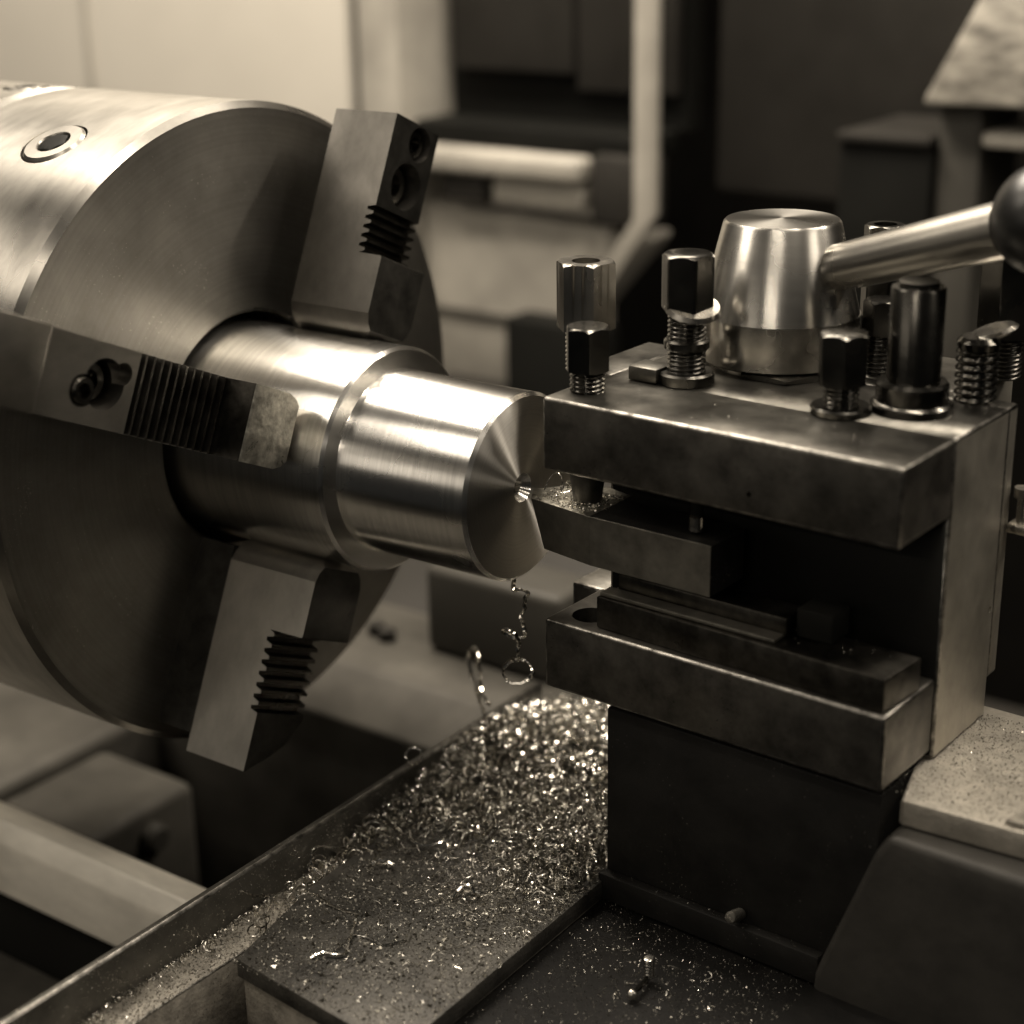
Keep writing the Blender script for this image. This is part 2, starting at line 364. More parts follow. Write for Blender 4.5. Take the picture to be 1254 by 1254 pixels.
T = thing('front_bed_way', 'bright worn front way of the lathe bed at lower left', 'bed way', (-300, -60, -200))
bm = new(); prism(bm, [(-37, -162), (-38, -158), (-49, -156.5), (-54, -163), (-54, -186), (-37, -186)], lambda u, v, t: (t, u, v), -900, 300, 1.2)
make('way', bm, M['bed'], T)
bm = new(); box(bm, -900, 300, -50, -38, -420, -186.5, 1); make('casting', bm, M['black'], T)
bm = new(); box(bm, -900, 300, -320, -51, -262, -215, 3); make('apron_ledge', bm, M['bed_dim'], T)
T = thing('casting_block', 'squat grey casting block on the bed below the chuck', 'casting', (-240, 20, -230))
bm = new(); box(bm, -287, -228, -20, 68, -330, -200, 5, 3); make('block', bm, M['bed_dim'], T)
bm = new(); lathe(bm, [(0, 0), (7, 0), (7, 4), (5, 6), (0, 6)], frame((-228, 40, -214), (1, 0, 0)), 24); make('plug', bm, M['grey_paint'], T)
T = thing('headstock', 'grey blurred headstock casting at the left edge behind the chuck rim', 'casting', (-420, 20, -230))
bm = new(); box(bm, -640, -296, -30, 112, -330, -200, 6, 3); make('casting', bm, M['bed_dim'], T)

# ================================================================== chuck
CX = -111.2; CR = 107.2; TH = 65.54
T = thing('lathe_chuck', 'large ground steel four-jaw chuck gripping the bar on the left', 'chuck', (-160, 0, 0))
bm = new()
lathe(bm, [(39.4, -111.2 - 90), (39.4, CX - 1.2), (40.6, CX), (CR - 2.1, CX), (CR, CX - 2.1), (CR, -190), (CR - 2, -192), (CR - 2, -196), (CR, -198), (CR, -268), (CR - 3, -271), (50, -271)], XF, 192, (False, False))
body = make('body', bm, M['chuck'], T)
body.data.materials.append(M['chuck_face'])
for p in body.data.polygons:
    if abs(p.normal.x) > .95 and p.center.x > (CX + 160) * MM - .0005: p.material_index = 1
bm = new(); lathe(bm, [(60, -300), (60, -271), (0, -270)], XF, 96); make('backplate', bm, M['chuck'], T)
bm = new(); lathe(bm, [(0, -200.5), (39.2, -200.5)], XF, 64, (False, False)); make('bore_bottom', bm, M['jaw_dark'], T)
# socket screws let into the rim
def sockscrew(x, y, z, r):
    nrm = Vector((0, y, z)).normalized(); o_ = Vector((x, 0, 0)) + nrm * CR
    cb = new(); lathe(cb, [(r + .8, -6), (r + .8, 4)], frame(o_, nrm), 40); cut(body, cb, T.org)
    b = new(); lathe(b, [(0, -5), (r, -5), (r, -.5), (r - .8, .35), (r * .56, .35), (r * .5, -.6), (r * .5, -4), (0, -4)], frame(o_, nrm), 48)
    s = make('socket_screw', b, M['chuck'], T)
    b = new(); hexhead(b, r * .98, -3.5, .2, frame(o_, nrm), hole=0, slope=.1)
    make('hex_socket', b, M['black'], T, parent=s)
sockscrew(-144, -43.8, 97.8, 10.2)
sockscrew(-207, -1, 107.1, 7)
# jaws
def jaw(k, ro, ri, xin, s1, s2, teeth, holes, xo=-71.0, keyway=True, tipcut=5, label=None, bright=False, neck=True):
    a = radians(TH + 90 * k); u = Vector((0, cos(a), sin(a))); n = Vector((0, -u.z, u.y)); hw = 11.6
    f = lambda r, x, t: Vector((x, 0, 0)) + u * r + n * t
    prof = [(ri, -96.5), (ro, -96.5), (ro, xo), (s2, xo)]
    dr = (s2 - s1) / teeth
    for i in range(teeth):
        r = s2 - i * dr
        prof += [(r - dr * .18, xo - 3.0), (r - dr * .5, xo - 3.2), (r - dr * .68, xo - .4), (r - dr * .95, xo - .5)]
    prof += [(s1 - .6, xo - 2.5), (s1 - .8, xin - .4), (s1 - 1.4, xin), (ri + tipcut * .5, xin), (ri, xin - tipcut)]
    # tip rounded in plan
    b = new(); prism(b, prof, f, -hw, hw)
    bmesh.ops.recalc_face_normals(b, faces=b.faces)
    j = make('jaw', b, M['jaw'], T, label=label, sharp=25)
    if k == 2: j.data.materials[0] = M['jaw_pale']
    if k == 0: j.data.materials[0] = M['jaw_dull']
    # trim the tip corners: wedge cutters
    for sg in (-1, 1):
        c = new(); prism(c, [(ri - 3, hw * .2), (ri - 3, hw + 4), (ri + 9, hw + 4), (ri + 7.5, hw * .995), (ri + 4.5, hw * .9), (ri + 2, hw * .7), (ri + .5, hw * .42), (ri - .1, hw * .22)], lambda uu, vv, t: Vector((t, 0, 0)) + u * uu + n * vv * sg, -120, -50)
        cut(j, c, T.org)
    if k == 2:
        c = new(); prism(c, [(ro + 3, -hw + 1.0), (ro - .5, -hw + 1.5), (ro - 4, hw * -.2), (ro - 9, hw * .5), (ro - 17, hw + .3), (ro - 17, hw + 4), (ro + 3, hw + 4)], lambda uu, vv, t: Vector((t, 0, 0)) + u * uu + n * vv, -94, -50)
        cut(j, c, T.org)
    for (r, t, rad, dep) in holes:
        c = new(); lathe(c, [(rad, -dep), (rad, 4)], frame(f(r, xo, t), (1, 0, 0)), 40); cut(j, c, T.org)
        if rad > 4:
            b = new(); lathe(b, [(0, -dep - .1), (rad * .86, -dep - .1), (rad * .86, -dep + 5), (rad * .74, -dep + 5.8), (rad * .45, -dep + 5.8), (rad * .4, -dep + 3), (0, -dep + 3)], frame(f(r, xo, t), (1, 0, 0)), 32)
            make('jaw_screw', b, M['bolt'], T, parent=j)
    # bright worn inner block and dark teeth are separate faces of the same jaw
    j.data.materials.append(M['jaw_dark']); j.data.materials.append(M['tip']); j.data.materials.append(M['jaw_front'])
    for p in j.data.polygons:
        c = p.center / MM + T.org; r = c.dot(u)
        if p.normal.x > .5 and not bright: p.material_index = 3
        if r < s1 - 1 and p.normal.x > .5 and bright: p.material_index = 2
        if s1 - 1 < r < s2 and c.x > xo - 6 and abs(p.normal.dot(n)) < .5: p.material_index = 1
    if neck:
        b = new(); prism(b, [(ri + 3, -112), (ro - 6, -112), (ro - 6, -96.4), (ri + 3, -96.4)], f, -hw, -hw + 5); make('jaw_slide', b, M['jaw_front'], T, parent=j)
    return j
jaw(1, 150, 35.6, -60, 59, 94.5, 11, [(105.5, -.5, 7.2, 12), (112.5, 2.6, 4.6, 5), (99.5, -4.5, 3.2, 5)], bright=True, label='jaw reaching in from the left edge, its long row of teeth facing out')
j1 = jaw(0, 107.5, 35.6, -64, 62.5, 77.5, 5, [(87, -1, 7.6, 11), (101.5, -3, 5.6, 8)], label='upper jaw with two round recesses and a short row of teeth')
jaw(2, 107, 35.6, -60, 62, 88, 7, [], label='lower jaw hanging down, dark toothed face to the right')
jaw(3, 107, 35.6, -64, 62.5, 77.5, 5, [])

# step piece on jaw 1: outer block stands a little proud with a bright edge
a = radians(TH + 90); u1 = Vector((0, cos(a), sin(a))); n1 = Vector((0, -u1.z, u1.y))
bm = new(); prism(bm, [(128, -96), (155, -96), (155, -68.6), (129.5, -68.6), (128, -70)], lambda r, x, t: Vector((x, 0, 0)) + u1 * r + n1 * t, -12.0, 11.9, .5)
make('jaw_end_block', bm, M['jaw'], T)

# ================================================================== workpiece
T = thing('turned_steel_bar', 'bright turned steel bar held in the chuck jaws, its faced end against the cutting tool', 'workpiece', (-60, 0, 0))
XS = -48.7; RB = 36.0; R1 = 29.0
bm = new(); lathe(bm, [(0, -170), (RB, -170), (RB, XS - 1.0), (RB - 1.0, XS), (R1 + .2, XS)], XF, 192, (True, False)); make('stock', bm, M['turned'], T)
bm = new(); lathe(bm, [(R1 + .2, XS), (R1, XS + .3), (R1, -1.1), (R1 - 1.1, 0)], XF, 192, (False, False)); make('turned_section', bm, M['turned'], T)
bm = new(); prof = [(R1 - 1.1, 0)] + [(R1 - 1.1 - (R1 - 5.6) * k / 40, -.0006 * k) for k in range(1, 41)] + [(4.5, -.03)]
lathe(bm, prof, XF, 192, (False, False)); make('end_face', bm, M['face'], T)
bm = new(); lathe(bm, [(4.5, -.03), (4.3, -.4), (3.2, -2.2), (2.6, -3.0), (2.4, -9), (0, -10)], XF, 64, (False, False)); make('centre_hole', bm, M['turned'], T)

# ================================================================== tool post (post frame)
T = thing('tool_post', 'blocky black four-way tool post with a long slot, carrying the clamp bolts and conical handle', 'tool post', (72, 20, -58), post=True)
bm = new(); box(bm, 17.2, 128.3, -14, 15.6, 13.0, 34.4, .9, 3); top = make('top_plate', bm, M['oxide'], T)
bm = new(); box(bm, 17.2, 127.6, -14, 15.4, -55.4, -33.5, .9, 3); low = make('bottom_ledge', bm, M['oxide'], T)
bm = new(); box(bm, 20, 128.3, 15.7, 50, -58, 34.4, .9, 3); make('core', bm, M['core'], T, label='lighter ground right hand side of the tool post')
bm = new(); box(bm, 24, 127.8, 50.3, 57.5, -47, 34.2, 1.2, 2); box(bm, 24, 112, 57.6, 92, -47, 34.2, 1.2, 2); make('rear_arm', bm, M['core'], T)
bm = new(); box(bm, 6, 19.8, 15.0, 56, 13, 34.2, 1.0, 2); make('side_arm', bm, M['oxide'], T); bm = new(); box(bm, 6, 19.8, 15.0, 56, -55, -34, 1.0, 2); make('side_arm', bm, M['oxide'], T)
def worn_edges(o):
    o.data.materials.append(M['edge']); i = len(o.data.materials) - 1
    for p in o.data.polygons:
        if max(abs(c) for c in p.normal) < .97: p.material_index = i
# worn bright top surface: thin ground skin let into the plates
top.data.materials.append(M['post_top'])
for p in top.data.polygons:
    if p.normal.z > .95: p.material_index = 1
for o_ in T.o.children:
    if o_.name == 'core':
        o_.data.materials.append(M['black'])  # slot-facing side coloured black to give the shade inside the slot
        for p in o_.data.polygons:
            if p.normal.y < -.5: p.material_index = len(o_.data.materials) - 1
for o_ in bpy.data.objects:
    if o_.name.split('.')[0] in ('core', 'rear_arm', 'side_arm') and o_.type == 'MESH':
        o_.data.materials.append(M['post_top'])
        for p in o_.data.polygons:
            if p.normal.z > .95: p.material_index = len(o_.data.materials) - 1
for o_ in T.o.children:
    worn_edges(o_)
    for p in o_.data.polygons:      # the joint between plate and core is tight, not worn bright
        c_ = p.center / MM + T.org
        if abs(c_.y - 15.7) < 1.4 and c_.x < 127 and abs(p.normal.y) < .95 and o_.name in ('core', 'top_plate'): p.material_index = 0
    if o_.name in ('core', 'top_plate'):
        for v in o_.data.vertices:
            c_ = v.co / MM + T.org
            if abs(c_.y - 15.65) < 1.1 and c_.z > 33.2 and 18 < c_.x < 127.4: v.co.y = (15.6 if o_.name == 'top_plate' else 15.7) * MM - T.org.y * MM; v.co.z = (34.4 - T.org.z) * MM
c = new(); lathe(c, [(5.6, -5), (5.6, 5)], frame((27, -4.0, -33.5), (0, 0, 1)), 40); cut(low, c, T.org)
c = new(); lathe(c, [(.8, -2), (.8, 2)], frame((85, -14, 19), (0, 1, 0)), 16); cut(top, c, T.org)
bm = new(); prism(bm, [(19, 8), (31, 4), (41, 9), (40, 24), (20, 24)], lambda x, y, t: (x, y, t), 34.5, 38.5, 1.6, 2); bm.free(); bm = new(); box(bm, 27, 37, 14, 23, 34.45, 39.0, .8); make('stop_pad', bm, M['post_top'], T)
# oil stain recess patches on top: shallow worn discs

def zf(x, y): return frame((x, y, 0), (0, 0, 1), (1, 0, 0))
def clamp_bolt(x, y, z0, zs, zt, ac, rs, rot, mat='bolt', hole=0, collar=None, below=None, lab=None, name='clamp_bolt', ch=.9):
    b = new(); hexhead(b, ac, zs, zt, zf(x, y), rot=rot, hole=hole, ch=ch); h = make(name, b, M[mat], T, label=lab)
    b = new(); thread(b, rs, below if below is not None else z0 - 1, zs + 1, zf(x, y)); make('threaded_shank', b, M[mat], T, parent=h)
    if collar:
        b = new(); 
        for (ra, za, zb) in collar: lathe(b, [(0, za), (ra - .4, za), (ra, za + .4), (ra, zb - .6), (ra - .6, zb), (0, zb)], zf(x, y), 40)
        make('collar', b, M[mat], T, parent=h)
    return h
# A: front left bolt, goes down on to the tool
clamp_bolt(24.0, -1.5, 34.4, 40.5, 53.2, 13.4, 5.2, .18, lab='front left black hexagon clamp bolt')
# tall bright hollow hexagon behind A
clamp_bolt(7.5, 20.5, 34.4, 46, 66.0, 18.2, 6.2, .35, 'bright_bolt', hole=4.2, ch=.96, lab='tall bright hollow hexagon bolt, leftmost')
# B
clamp_bolt(42.0, 22, 34.4, 56.0, 72.0, 15.6, 5.6, .30, 'bolt', collar=[(8.2, 34.3, 38), (6.6, 44.5, 47.5)], lab='domed dark hexagon bolt left of the conical hub')
b = new(); lathe(b, [(0, 0), (7.4, 0), (8.2, .8), (7.6, 2.2), (0, 2.6)], frame((44.0, 21.5, 55.5), (.25, -.2, 1)), 32); make('bolt_washer', b, M['bright_bolt'], T)
# C
clamp_bolt(92.5, 20.5, 34.4, 42.5, 56.6, 14.2, 4.9, .05, 'bolt', collar=[(8.4, 34.3, 36.6)], lab='black hexagon clamp bolt in front of the hub, right of centre')
# hexagon behind the lever
clamp_bolt(82.5, 64, 34.4, 46, 56, 12.4, 4.4, .5, 'bolt', lab='small hexagon bolt under the lever')
clamp_bolt(71.5, 84, 34.4, 46, 73.5, 13, 4.4, .2, 'bolt', hole=3.4, lab='hexagon bolt top showing over the lever')
clamp_bolt(112.5, 82, 34.4, 46, 70.5, 17.5, 5, .62, 'bolt', lab='large dark hexagon bolt beside the ball knob')
# D: smooth post with stepped collar
b = new(); lathe(b, [(0, 34.4), (7.3, 34.4), (7.3, 68), (6.9, 68.6), (5.4, 68.6), (5.4, 70), (0, 70)], zf(107.0, 33.5), 48); dd = make('round_stud', b, M['bolt'], T)
b = new(); lathe(b, [(0, 34.3), (11.2, 34.3), (11.2, 36.4), (10.4, 37.2), (9.8, 37.4), (9.8, 42), (9.0, 43), (7.2, 43)], zf(107.0, 33.5), 56); make('collar', b, M['bolt'], T, parent=dd)
# E: bare threaded stud with a tilted disc on top
b = new(); thread(b, 5.9, 34, 49, zf(116.5, 53), 2.3, .8); ee = make('threaded_stud', b, M['bolt'], T)
b = new(); lathe(b, [(0, 49), (5.6, 49), (5.9, 51), (4.6, 52.3), (0, 52.3)], zf(116.5, 53), 40); make('stud_end', b, M['bolt'], T, parent=ee)
b = new(); lathe(b, [(0, -.6), (6.3, -.4), (7.0, .3), (6.0, 1.2), (0, 1.5)], frame((118.5, 58, 52.5), (-.3, -.15, 1)), 40); make('disc', b, M['bright_bolt'], T, parent=ee)

# conical hub, lever, ball knob
HX, HY = 52.2, 56.5
b = new(); lathe(b, [(23.6, 50.2), (17.2, 76.7), (16.5, 77.5), (0, 77.8)], zf(HX, HY), 96, (True, False)); hub = make('locking_hub', b, M['hub'], T, label='bright conical turned steel hub')
b = new(); lathe(b, [(20, 34.4), (20, 36), (22.4, 36.2), (23.6, 37), (23.9, 50.1), (0, 50.1)], zf(HX, HY), 96, (True, True)); make('hub_base', b, M['bright_bolt'], T, parent=hub)
b = new(); hexhead(b, 30, 34.5, 36.1, zf(HX + 8, HY - 9), slope=.2); make('hub_washer', b, M['bolt'], T, parent=hub)
p0 = Vector((HX + 10, 55.5, 62.4)); p1 = Vector((124.0, 47.6, 83.3)); d = (p1 - p0); Ln = d.length
b = new(); lathe(b, [(0, 0), (6.4, 0), (6.7, 8), (7.8, Ln - .3), (0, Ln)], frame(p0, d), 56); lev = make('lever', b, M['lever'], T, parent=hub)
b = new(); KR = 15
lathe(b, [(0, -KR * .86)] + [(KR * sin(t), -KR * cos(t)) for t in [radians(x) for x in range(34, 180, 5)]] + [(0, KR)], frame(p1 + d.normalized() * (KR * .86), d), 56)
make('ball_knob', b, M['knob'], T, parent=hub)
# inner screw reaching down to the tool, small screw behind it
b = new(); lathe(b, [(0, -.2 + .3), (3.9, .1), (4.3, 1.2), (5.4, 9), (5.6, 13.2), (0, 13.2)], zf(22.2, .8), 32); make('clamp_screw_end', b, M['oxide'], T)
b = new(); lathe(b, [(0, .6), (1.8, .6), (2.3, 1.1), (2.3, 5), (1.7, 5.6), (0, 5.7)], zf(62.5, -3.2), 24); st_ = make('screw_tip', b, M['bright_bolt'], T)
b = new(); lathe(b, [(0, 5.7), (1.8, 5.7), (1.8, 13.2), (0, 13.2)], zf(62.5, -3.2), 24); make('screw_shank', b, M['black'], T, parent=st_)  # shank coloured black as if in slot shade, only the tip looks lit
b = new(); lathe(b, [(0, 0), (1.5, 0), (1.5, 7), (2.6, 7.2), (2.6, 10), (0, 10.4)], zf(131, 58), 24); box(b, 128, 136, 54, 62, -3, 0, 1); make('oil_nipple', b, M['bright_bolt'], T)
c = new(); lathe(c, [(1.0, -1.5), (1.0, 1.5)], frame((128.3, 47.5, -24), (1, 0, 0)), 16)
core_ = [o_ for o_ in T.o.children if o_.name.startswith('core')][0]; cut(core_, c, T.org)

# ================================================================== cutting tool and packing in the slot
def slot_shaded_top(o):  # shade of the slot put into the colour of top and end faces
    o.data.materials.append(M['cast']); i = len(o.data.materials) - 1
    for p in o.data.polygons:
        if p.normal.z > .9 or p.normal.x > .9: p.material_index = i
T = thing('cutting_tool', 'dark square-shank cutting tool clamped in the slot, its tip at the centre of the bar', 'lathe tool', (50, 0, -15), post=True)
bm = new(); prism(bm, [(30.5, -9.8), (71.2, -9.8), (71.2, 8), (30.5, 8)], lambda x, y, t: (x, y, t), -15.0, 0, .05, 1); slot_shaded_top(make('shank', bm, M['tool'], T))
b = bmesh.new()
topv = [(3.2, -.6, .3), (7.5, -7.2, .1), (30.45, -9.78, .0), (30.45, 11.5, .2), (21, 13.5, .4), (9.5, 6.5, .5)]
botv = [(8.2, -.2, -14.8), (12.0, -7.0, -14.9), (30.45, -9.78, -15), (30.45, 8, -15), (24, 10, -15), (13, 5, -15)]
tv = [b.verts.new(v) for v in topv]; bv = [b.verts.new(v) for v in botv]
b.faces.new(tv); b.faces.new(bv[::-1])
for i in range(6): b.faces.new((tv[i], bv[i], bv[(i + 1) % 6], tv[(i + 1) % 6]))
bmesh.ops.recalc_face_normals(b, faces=b.faces); bmesh.ops.bevel(b, geom=b.edges[:], offset=.05, segments=1, affect='EDGES')
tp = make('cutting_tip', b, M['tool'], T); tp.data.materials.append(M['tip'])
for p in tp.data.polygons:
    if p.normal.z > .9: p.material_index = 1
bm = new(); prism(bm, [(33.5, -10.6), (126, -12.2), (127.5, 6), (35, 6)], lambda x, y, t: (x, y, t), -33.4, -23.6, .6, 2)
o = make('packing_block', bm, M['jaw_dark'], org=(80, -3, -33.4), post=True); props(o, 'long dark packing block lying on the bottom ledge of the tool post', 'packing block')
T2 = thing('packing_strip', 'thin packing strip with a raised back, on the long packing block', 'packing strip', (65, 0, -23), post=True)
bm = new(); box(bm, 37, 92.5, -4.6, 6, -23.4, -17.8, .5); make('raised_back', bm, M['jaw_dark'], T2)
bm = new(); box(bm, 34.4, 92.0, -10.0, -4.7, -23.4, -22.2, .3); make('lip', bm, M['tool'], T2)
bm = new(); box(bm, 94, 105, -2, 8, -23.4, -15, .6)
o = make('packing_offcut', bm, M['black'], org=(100, 2, -23.4), post=True); props(o, 'small black offcut in the slot at the end of the raised packing strip', 'offcut')

# ================================================================== slides under the post
T = thing('compound_slide', 'black cast pedestal carrying the tool post', 'slide', (80, 10, -122), post=True)
bm = new(); box(bm, 37, 126, -10, 48, -121.5, -58.3, .8, 2); make('pedestal', bm, M['cast'], T)
bm = new(); box(bm, 36.6, 112, -14.0, -10.2, -121.4, -112.5, .6, 2); make('foot_ledge', bm, M['cast'], T)
bm = new(); prism(bm, [(131, -66.3), (127, -73), (111, -117), (108, -160), (330, -160), (330, -66.3)], lambda x, z, t: (x, t, z), -15, 60, 2.5, 3); make('slide_casting', bm, M['cast2'], T)
bm = new(); thread(bm, 1.8, 0, 7, frame((85, -11, -110), (.1, -1, .35)), 1.2, .4); make('gib_screw', bm, M['rim'], T)
bm = new(); prism(bm, [(112, 57), (131, -8.5), (131.5, -8.8), (330, 8), (330, 57)], lambda x, y, t: (x, y, t), -66.0, -58.4, .8, 2)
o = make('slide_top_plate', bm, M['plate'], org=(180, 20, -66), post=True); props(o, 'bright dusty plate extending to the right edge behind the tool post', 'plate')
bm = new(); prism(bm, [(158, -5), (330, 8), (330, 57), (170, 40)], lambda x, y, t: (x, y, t), -58.2, -56.6, .6, 2)
o = make('cover_strip', bm, M['wing'], org=(230, 20, -58), post=True); props(o, 'smooth raised strip on the bright plate at the right edge', 'strip')
bm = new(); tube(bm, [(150, 130, -50), (220, 120, -54), (330, 100, -60)], 5, 16)
o = make('coolant_pipe', bm, M['rim'], org=(220, 120, -54)); props(o, 'dark pipe behind the bright plate at the right edge', 'pipe')

T = thing('cross_slide', 'dusty flat iron cross slide block in the foreground, strewn with fine swarf', 'slide', (8, -60, -121))
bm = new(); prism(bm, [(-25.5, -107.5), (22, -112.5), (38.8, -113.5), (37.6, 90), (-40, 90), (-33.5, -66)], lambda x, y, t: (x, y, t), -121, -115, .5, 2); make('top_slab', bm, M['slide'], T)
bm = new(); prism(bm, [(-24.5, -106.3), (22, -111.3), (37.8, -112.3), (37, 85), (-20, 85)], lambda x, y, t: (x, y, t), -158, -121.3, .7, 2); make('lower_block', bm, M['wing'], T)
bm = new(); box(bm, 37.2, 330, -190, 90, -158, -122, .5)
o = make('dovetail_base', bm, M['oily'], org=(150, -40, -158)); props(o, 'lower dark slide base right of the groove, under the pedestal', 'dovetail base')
T = thing('carriage_wing', 'long chip-covered carriage edge with an upright rim, running from lower left under the swarf', 'carriage', (-40, -60, -125))
bm = new(); prism(bm, [(-44.8, -260), (-33, -260), (-32.4, -133), (-31.5, -95), (-30, 74), (-44.8, 74)], lambda x, y, t: (x, y, t), -150, -120, .5, 2); worn_edges(make('ledge', bm, M['wing'], T))
bm = new(); prism(bm, [(-45, -150), (-45, -120.5), (-45.2, -107), (-46, -106), (-47.6, -106), (-48.6, -107.5), (-48.6, -150)], lambda x, z, t: (x, t, z), -260, 74, .25); worn_edges(make('rim', bm, M['rim'], T))
bm = new(); box(bm, -60, -49, -260, 60, -260, -125, 1); make('apron', bm, M['black'], T)
bm = new(); box(bm, -32, -12, -260, -134, -150, -131, .6); make('front_step', bm, M['wing'], T)

# ================================================================== swarf
rnd = random.Random(11)
def heap(x, y):
    """height of the heap above the slab (mm)."""
    h = 0
    for cx_, cy_, sx, sy, a in ((4, 42, 32, 32, 8), (-26, 46, 26, 30, 6.5), (22, 8, 18, 24, 5), (-14, 10, 28, 26, 3.2), (26, -20, 15, 16, 2.4), (-36, 20, 10, 36, 4.5), (-39, -8, 7, 30, 3.2)):
        h += a * math.exp(-((x - cx_) / sx) ** 2 - ((y - cy_) / sy) ** 2)
    return h
def zbase(x, y):
    return -115 if x > -31 else -119.9
def rough_(x, y): return 1.3 * sin(x * .9 + 2 * sin(y * .31)) * cos(y * .8 + x * .17) + .8 * sin(x * 2.1 + y * 1.7)
# mound body
b = bmesh.new(); nx, ny = 70, 90; g = {}
for i in range(nx):
    for j in range(ny):
        x = -44.7 + 81.4 * i / (nx - 1); y = -45 + 125 * j / (ny - 1)
        h = heap(x, y); z = -115.6 + h - 2.2 + rough_(x, y) * .5 * min(1, h / 3)
        g[i, j] = b.verts.new((x, y, max(z, -121.0)))
for i in range(nx - 1):
    for j in range(ny - 1): b.faces.new((g[i, j], g[i + 1, j], g[i + 1, j + 1], g[i, j + 1]))
V, F = [], []
def chip(x, y, z, s, curl, wd, flat):
    """one curled cutting: a narrow strip wound through part of a turn."""
    ax = Vector((rnd.gauss(0, 1), rnd.gauss(0, 1), rnd.gauss(0, .5 if not flat else 2.5))).normalized(); u = ax.orthogonal().normalized()
    u.rotate(Matrix.Rotation(rnd.uniform(0, 6.28), 3, ax)); w = ax.cross(u)
    n = 5 + int(curl * 2); pts = []; t0 = rnd.uniform(0, 6.28)
    for k in range(n):
        t = t0 + curl * k / (n - 1) * 2
        r = s * (1 + .3 * k / n)
        pts.append(Vector((x, y, z)) + (u * cos(t) + w * sin(t)) * r + ax * (k / (n - 1) * s * rnd.uniform(.4, 1.2)))
    zb = zbase(x, y) + .12
    base = len(V); sd = ax * wd / 2
    for p in pts:
        if p.z < zb: p.z = zb + rnd.random() * .15
        V.append(p - sd); V.append(p + sd)
    for i in range(n - 1):
        a_ = base + 2 * i; F.append((a_, a_ + 1, a_ + 3, a_ + 2))
cnt = 0
from mathutils import noise as _n
def clump(x, y): return _n.noise(Vector((x * .16, y * .16, 3.1))) + .5 * _n.noise(Vector((x * .4, y * .4, 9.2)))
while cnt < 10500:
    x = rnd.uniform(-44, 36.2); y = rnd.uniform(-45, 84)
    h = heap(x, y)
    if h < .7 or rnd.random() > min(1, (h / 5) ** 1.4): continue
    if x > 33.5 and y > -11: continue
    c_l = clump(x, y)
    if c_l < -.12 and rnd.random() < .72: continue
    z = -115.6 + h + rough_(x, y) * .5 * min(1, h / 3) - 1.6 + rnd.random() ** 1.6 * 2.8 + max(-.5, c_l) * 2.2 * min(1, h / 3)
    near = y < 10
    chip(x, y, z, rnd.uniform(.4, 1.9 if y > 20 else 1.3), rnd.uniform(.7, 2.6), rnd.uniform(.25, 1.5 if y > 20 else .6), False)
    cnt += 1
me = bpy.data.meshes.new('swarf_heap'); b.to_mesh(me); b.free()
nb = len(me.vertices)
b = bmesh.new(); b.from_mesh(me); bpy.data.meshes.remove(me)
vv = [b.verts.new(v) for v in V]
lot = {}
for q, f in enumerate(F):
    pr_ = .38 if V[f[0]].y > 15 else .84  # more dull chips in the near part, standing in for shadow there
    k_ = lot.setdefault(q // 6, rnd.random() > pr_)
    b.faces.new([vv[i] for i in f]).material_index = 1 if k_ else 0
o = make('swarf_heap', b, M['swarf_dark'], org=(0, 30, -115)); o.data.materials.append(M['swarf']); props(o, 'heap of glittering steel swarf between the carriage rim and the pedestal', 'swarf', kind='stuff')
# loose fine cuttings lying on the flat surfaces
V, F = [], []
def loose(n, fx, s0, s1, c0, c1, w0, w1):
    k = 0
    while k < n:
        p = fx()
        if p is None: continue
        x, y, z = p
        chip(x, y, z + rnd.uniform(.1, .5), rnd.uniform(s0, s1), rnd.uniform(c0, c1), rnd.uniform(w0, w1), True); k += 1
_zb = zbase
def on_slab():
    x = rnd.uniform(-30, 38); y = rnd.uniform(-110, 10)
    if x < -25 - (y + 108) * .19: return None
    d_ = hypot((x - 22) / 26, (y + 26) / 30)
    if rnd.random() > (.05 + math.exp(-d_ * d_ * 1.3)) * (1.3 if clump(x * 1.6, y * 1.6) > 0 else .35): return None
    return x, y, -115
loose(1900, on_slab, .3, 1.7, .5, 2.3, .08, .22)
def on_slab2():
    x = rnd.uniform(-30, 38); y = rnd.uniform(-110, -20)
    if x < -25 - (y + 108) * .19: return None
    return x, y, -115
loose(700, on_slab2, .08, .3, .4, 1.0, .08, .2)
def on_wing():
    y = rnd.uniform(-180, 60); x = rnd.uniform(-44.4, -33)
    if rnd.random() > .15 + math.exp(-((y - 10) / 60) ** 2) + .3 * (x < -42): return None
    return x, y, -119.9
def zbase(x, y): return -119.9
loose(900, on_wing, .15, .6, .5, 1.8, .15, .4)
def on_wing_far():
    y = rnd.gauss(-8, 24); x = rnd.uniform(-44.4, -24)
    return (x, y, -119.9 if x < -31 else -115) if y < 60 else None
loose(420, on_wing_far, .4, 1.5, .5, 2.4, .3, .9)
def zbase(x, y): return -122
def on_base():
    x = rnd.uniform(44, 112); y = rnd.uniform(-90, -14)
    d_ = abs(y + 34 - (x - 60) * -.12) / 14
    if rnd.random() > .02 + math.exp(-d_ * d_) * (.7 if x < 90 else .3): return None
    if rnd.random() < (x - 70) / 45: return None
    return x, y, -122
loose(300, on_base, .12, .55, .5, 1.8, .10, .3)
def zbase(x, y): return -300
def on_tool():
    q = W2((rnd.uniform(9, 31), rnd.uniform(-8, 9), .35)); return q.x, q.y, q.z
loose(160, on_tool, .2, .9, .4, 1.8, .15, .5)
def on_plate():
    q = W2((rnd.uniform(122, 160), rnd.uniform(-6, 50), -58.3)); 
    return q.x, q.y, q.z - .1
loose(300, on_plate, .08, .25, .4, 1.0, .12, .3)
